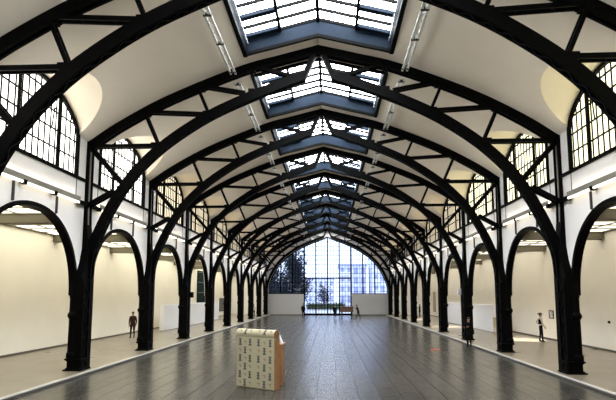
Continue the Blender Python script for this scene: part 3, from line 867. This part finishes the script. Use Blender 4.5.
person('woman in a dark vest with hand on hip, looking at the right wall', (12.70, 30.1, 0), -pi / 2 - .15, 1.70, 'pale_cloth', 'black_cloth',
       arms=[((-.12, -.18, -.24), (-.02, .05, -.42)), ((.05, .05, -.28), (.02, .16, -.48))], stride=.05, coat='black_cloth', vest=True, coat_len=.95, bun=True)
person('person in a long black coat standing before the right columns', (7.95, 27.9, NF), pi * .72, 1.62, 'black_cloth', 'black_cloth',
       arms=[((-.08, .05, -.27), (.02, .24, -.22)), ((.08, .05, -.27), (-.02, .22, -.26))], coat='black_cloth', coat_len=.45)
person('person in dark clothes reaching out an arm, far down the right aisle', (11.57, 63.5, 0), pi * .55, 1.62, arms=[((-.05, .18, -.2), (-.02, .45, -.1)), ((.06, -.02, -.28), (.05, .05, -.53))])
person('person standing by the far left columns in pale top', (-9.05, 61.6, 0), pi, 1.62, 'pale_cloth', 'black_cloth')
person('man in dark clothes standing before the left end panel', (-2.98, 62.4, NF), pi * .9, 1.82, coat='black_cloth', coat_len=.7)
person('person in dark clothes standing before the middle of the end window', (.96, 62.0, NF), 0, 1.68, coat='black_cloth', coat_len=.6)
person('person in black leaning against the right end of the wooden cart', (3.76, 60.9, NF), pi / 2, 1.72, arms=[((-.03, .12, -.24), (.0, .24, -.06)), ((.03, .12, -.24), (.0, .24, -.06))], lean=.30, stride=.26, coat='black_cloth', coat_len=.8)
cart = thing('wooden_cart', 'brown wooden box cart on dark legs before the end window', 'cart', (2.36, 60.9, NF))
MB().box(-.78, .78, -.34, .34, .82, 1.42).build('box', 'cart_wood', cart)
MB().box(-.83, .83, -.38, .38, 1.42, 1.50).build('lid', 'cart_wood', cart)
for x in (-.60, .60):
    for y in (-.26, .26):
        g = MB(); g.tube([(x, y, .82), (x + .03, y, .45), (x, y, .08)], [.075, .05, .045], 8); lg = g.build('leg', 'dark', cart)
        MB().tube([(x, y - .03, .07), (x, y + .03, .07)], .07, 12).build('caster', 'dark', lg)

# ------------------------------------------------------------------ unseen spots added under the soffit for light pools on the right aisle floor
for y, lab in ((31.8, 'small black spotlight added under the right aisle soffit, nearest of three'), (44.5, 'small black spotlight added under the right aisle soffit, middle of three'), (58.0, 'small black spotlight added under the right aisle soffit, farthest of three')):
    r = thing('spotlight', lab, 'spotlight', (10.0, y, ZA), 0, 'added aisle spotlights')
    MB().tube([(0, 0, 0), (0, 0, -.12)], .02, 8).build('stem', 'iron', r)
    MB().tube([(0, 0, -.10), (.10, 0, -.32)], .06, 12).build('housing', 'iron', r)
    L = bpy.data.lights.new('added_spot', 'SPOT'); L.energy = 3000; L.spot_size = math.radians(30); L.spot_blend = .35; L.shadow_soft_size = .05; L.color = (1, .96, .9)
    lo = bpy.data.objects.new('added_lamp', L); COL.objects.link(lo); lo.parent = r; lo.location = (.11, 0, -.36)
    d = Vector((1.9 if y < 40 else .5, .1, -5.4)); lo.rotation_euler = d.to_track_quat('-Z', 'Y').to_euler()

# ------------------------------------------------------------------ sky
wd = bpy.data.worlds.new('World'); scene.world = wd; wd.use_nodes = True
bg = wd.node_tree.nodes['Background']; bg.inputs['Color'].default_value = (.60, .72, 1.0, 1); bg.inputs['Strength'].default_value = .85

# ------------------------------------------------------------------ camera
cd = bpy.data.cameras.new('Camera'); cam = bpy.data.objects.new('Camera', cd); COL.objects.link(cam)
cd.sensor_width = 36; cd.sensor_fit = 'HORIZONTAL'; cd.lens = 498 / 616 * 36; cd.shift_y = (240.7 - 200) / 616
cam.location = (.426, 0, 2.7); cam.rotation_euler = (pi / 2 + .10983, 0, .04506); cd.clip_end = 500
scene.camera = cam
scene.view_settings.view_transform = 'Standard'; scene.view_settings.look = 'None'
scene.view_settings.exposure = 1.82; scene.view_settings.gamma = 1; scene.view_settings.use_curve_mapping = False
cy = scene.cycles
cy.use_denoising = True; cy.max_bounces = 7; cy.diffuse_bounces = 5; cy.glossy_bounces = 3; cy.transparent_max_bounces = 8
cy.sample_clamp_indirect = 6; cy.caustics_reflective = False; cy.caustics_refractive = False
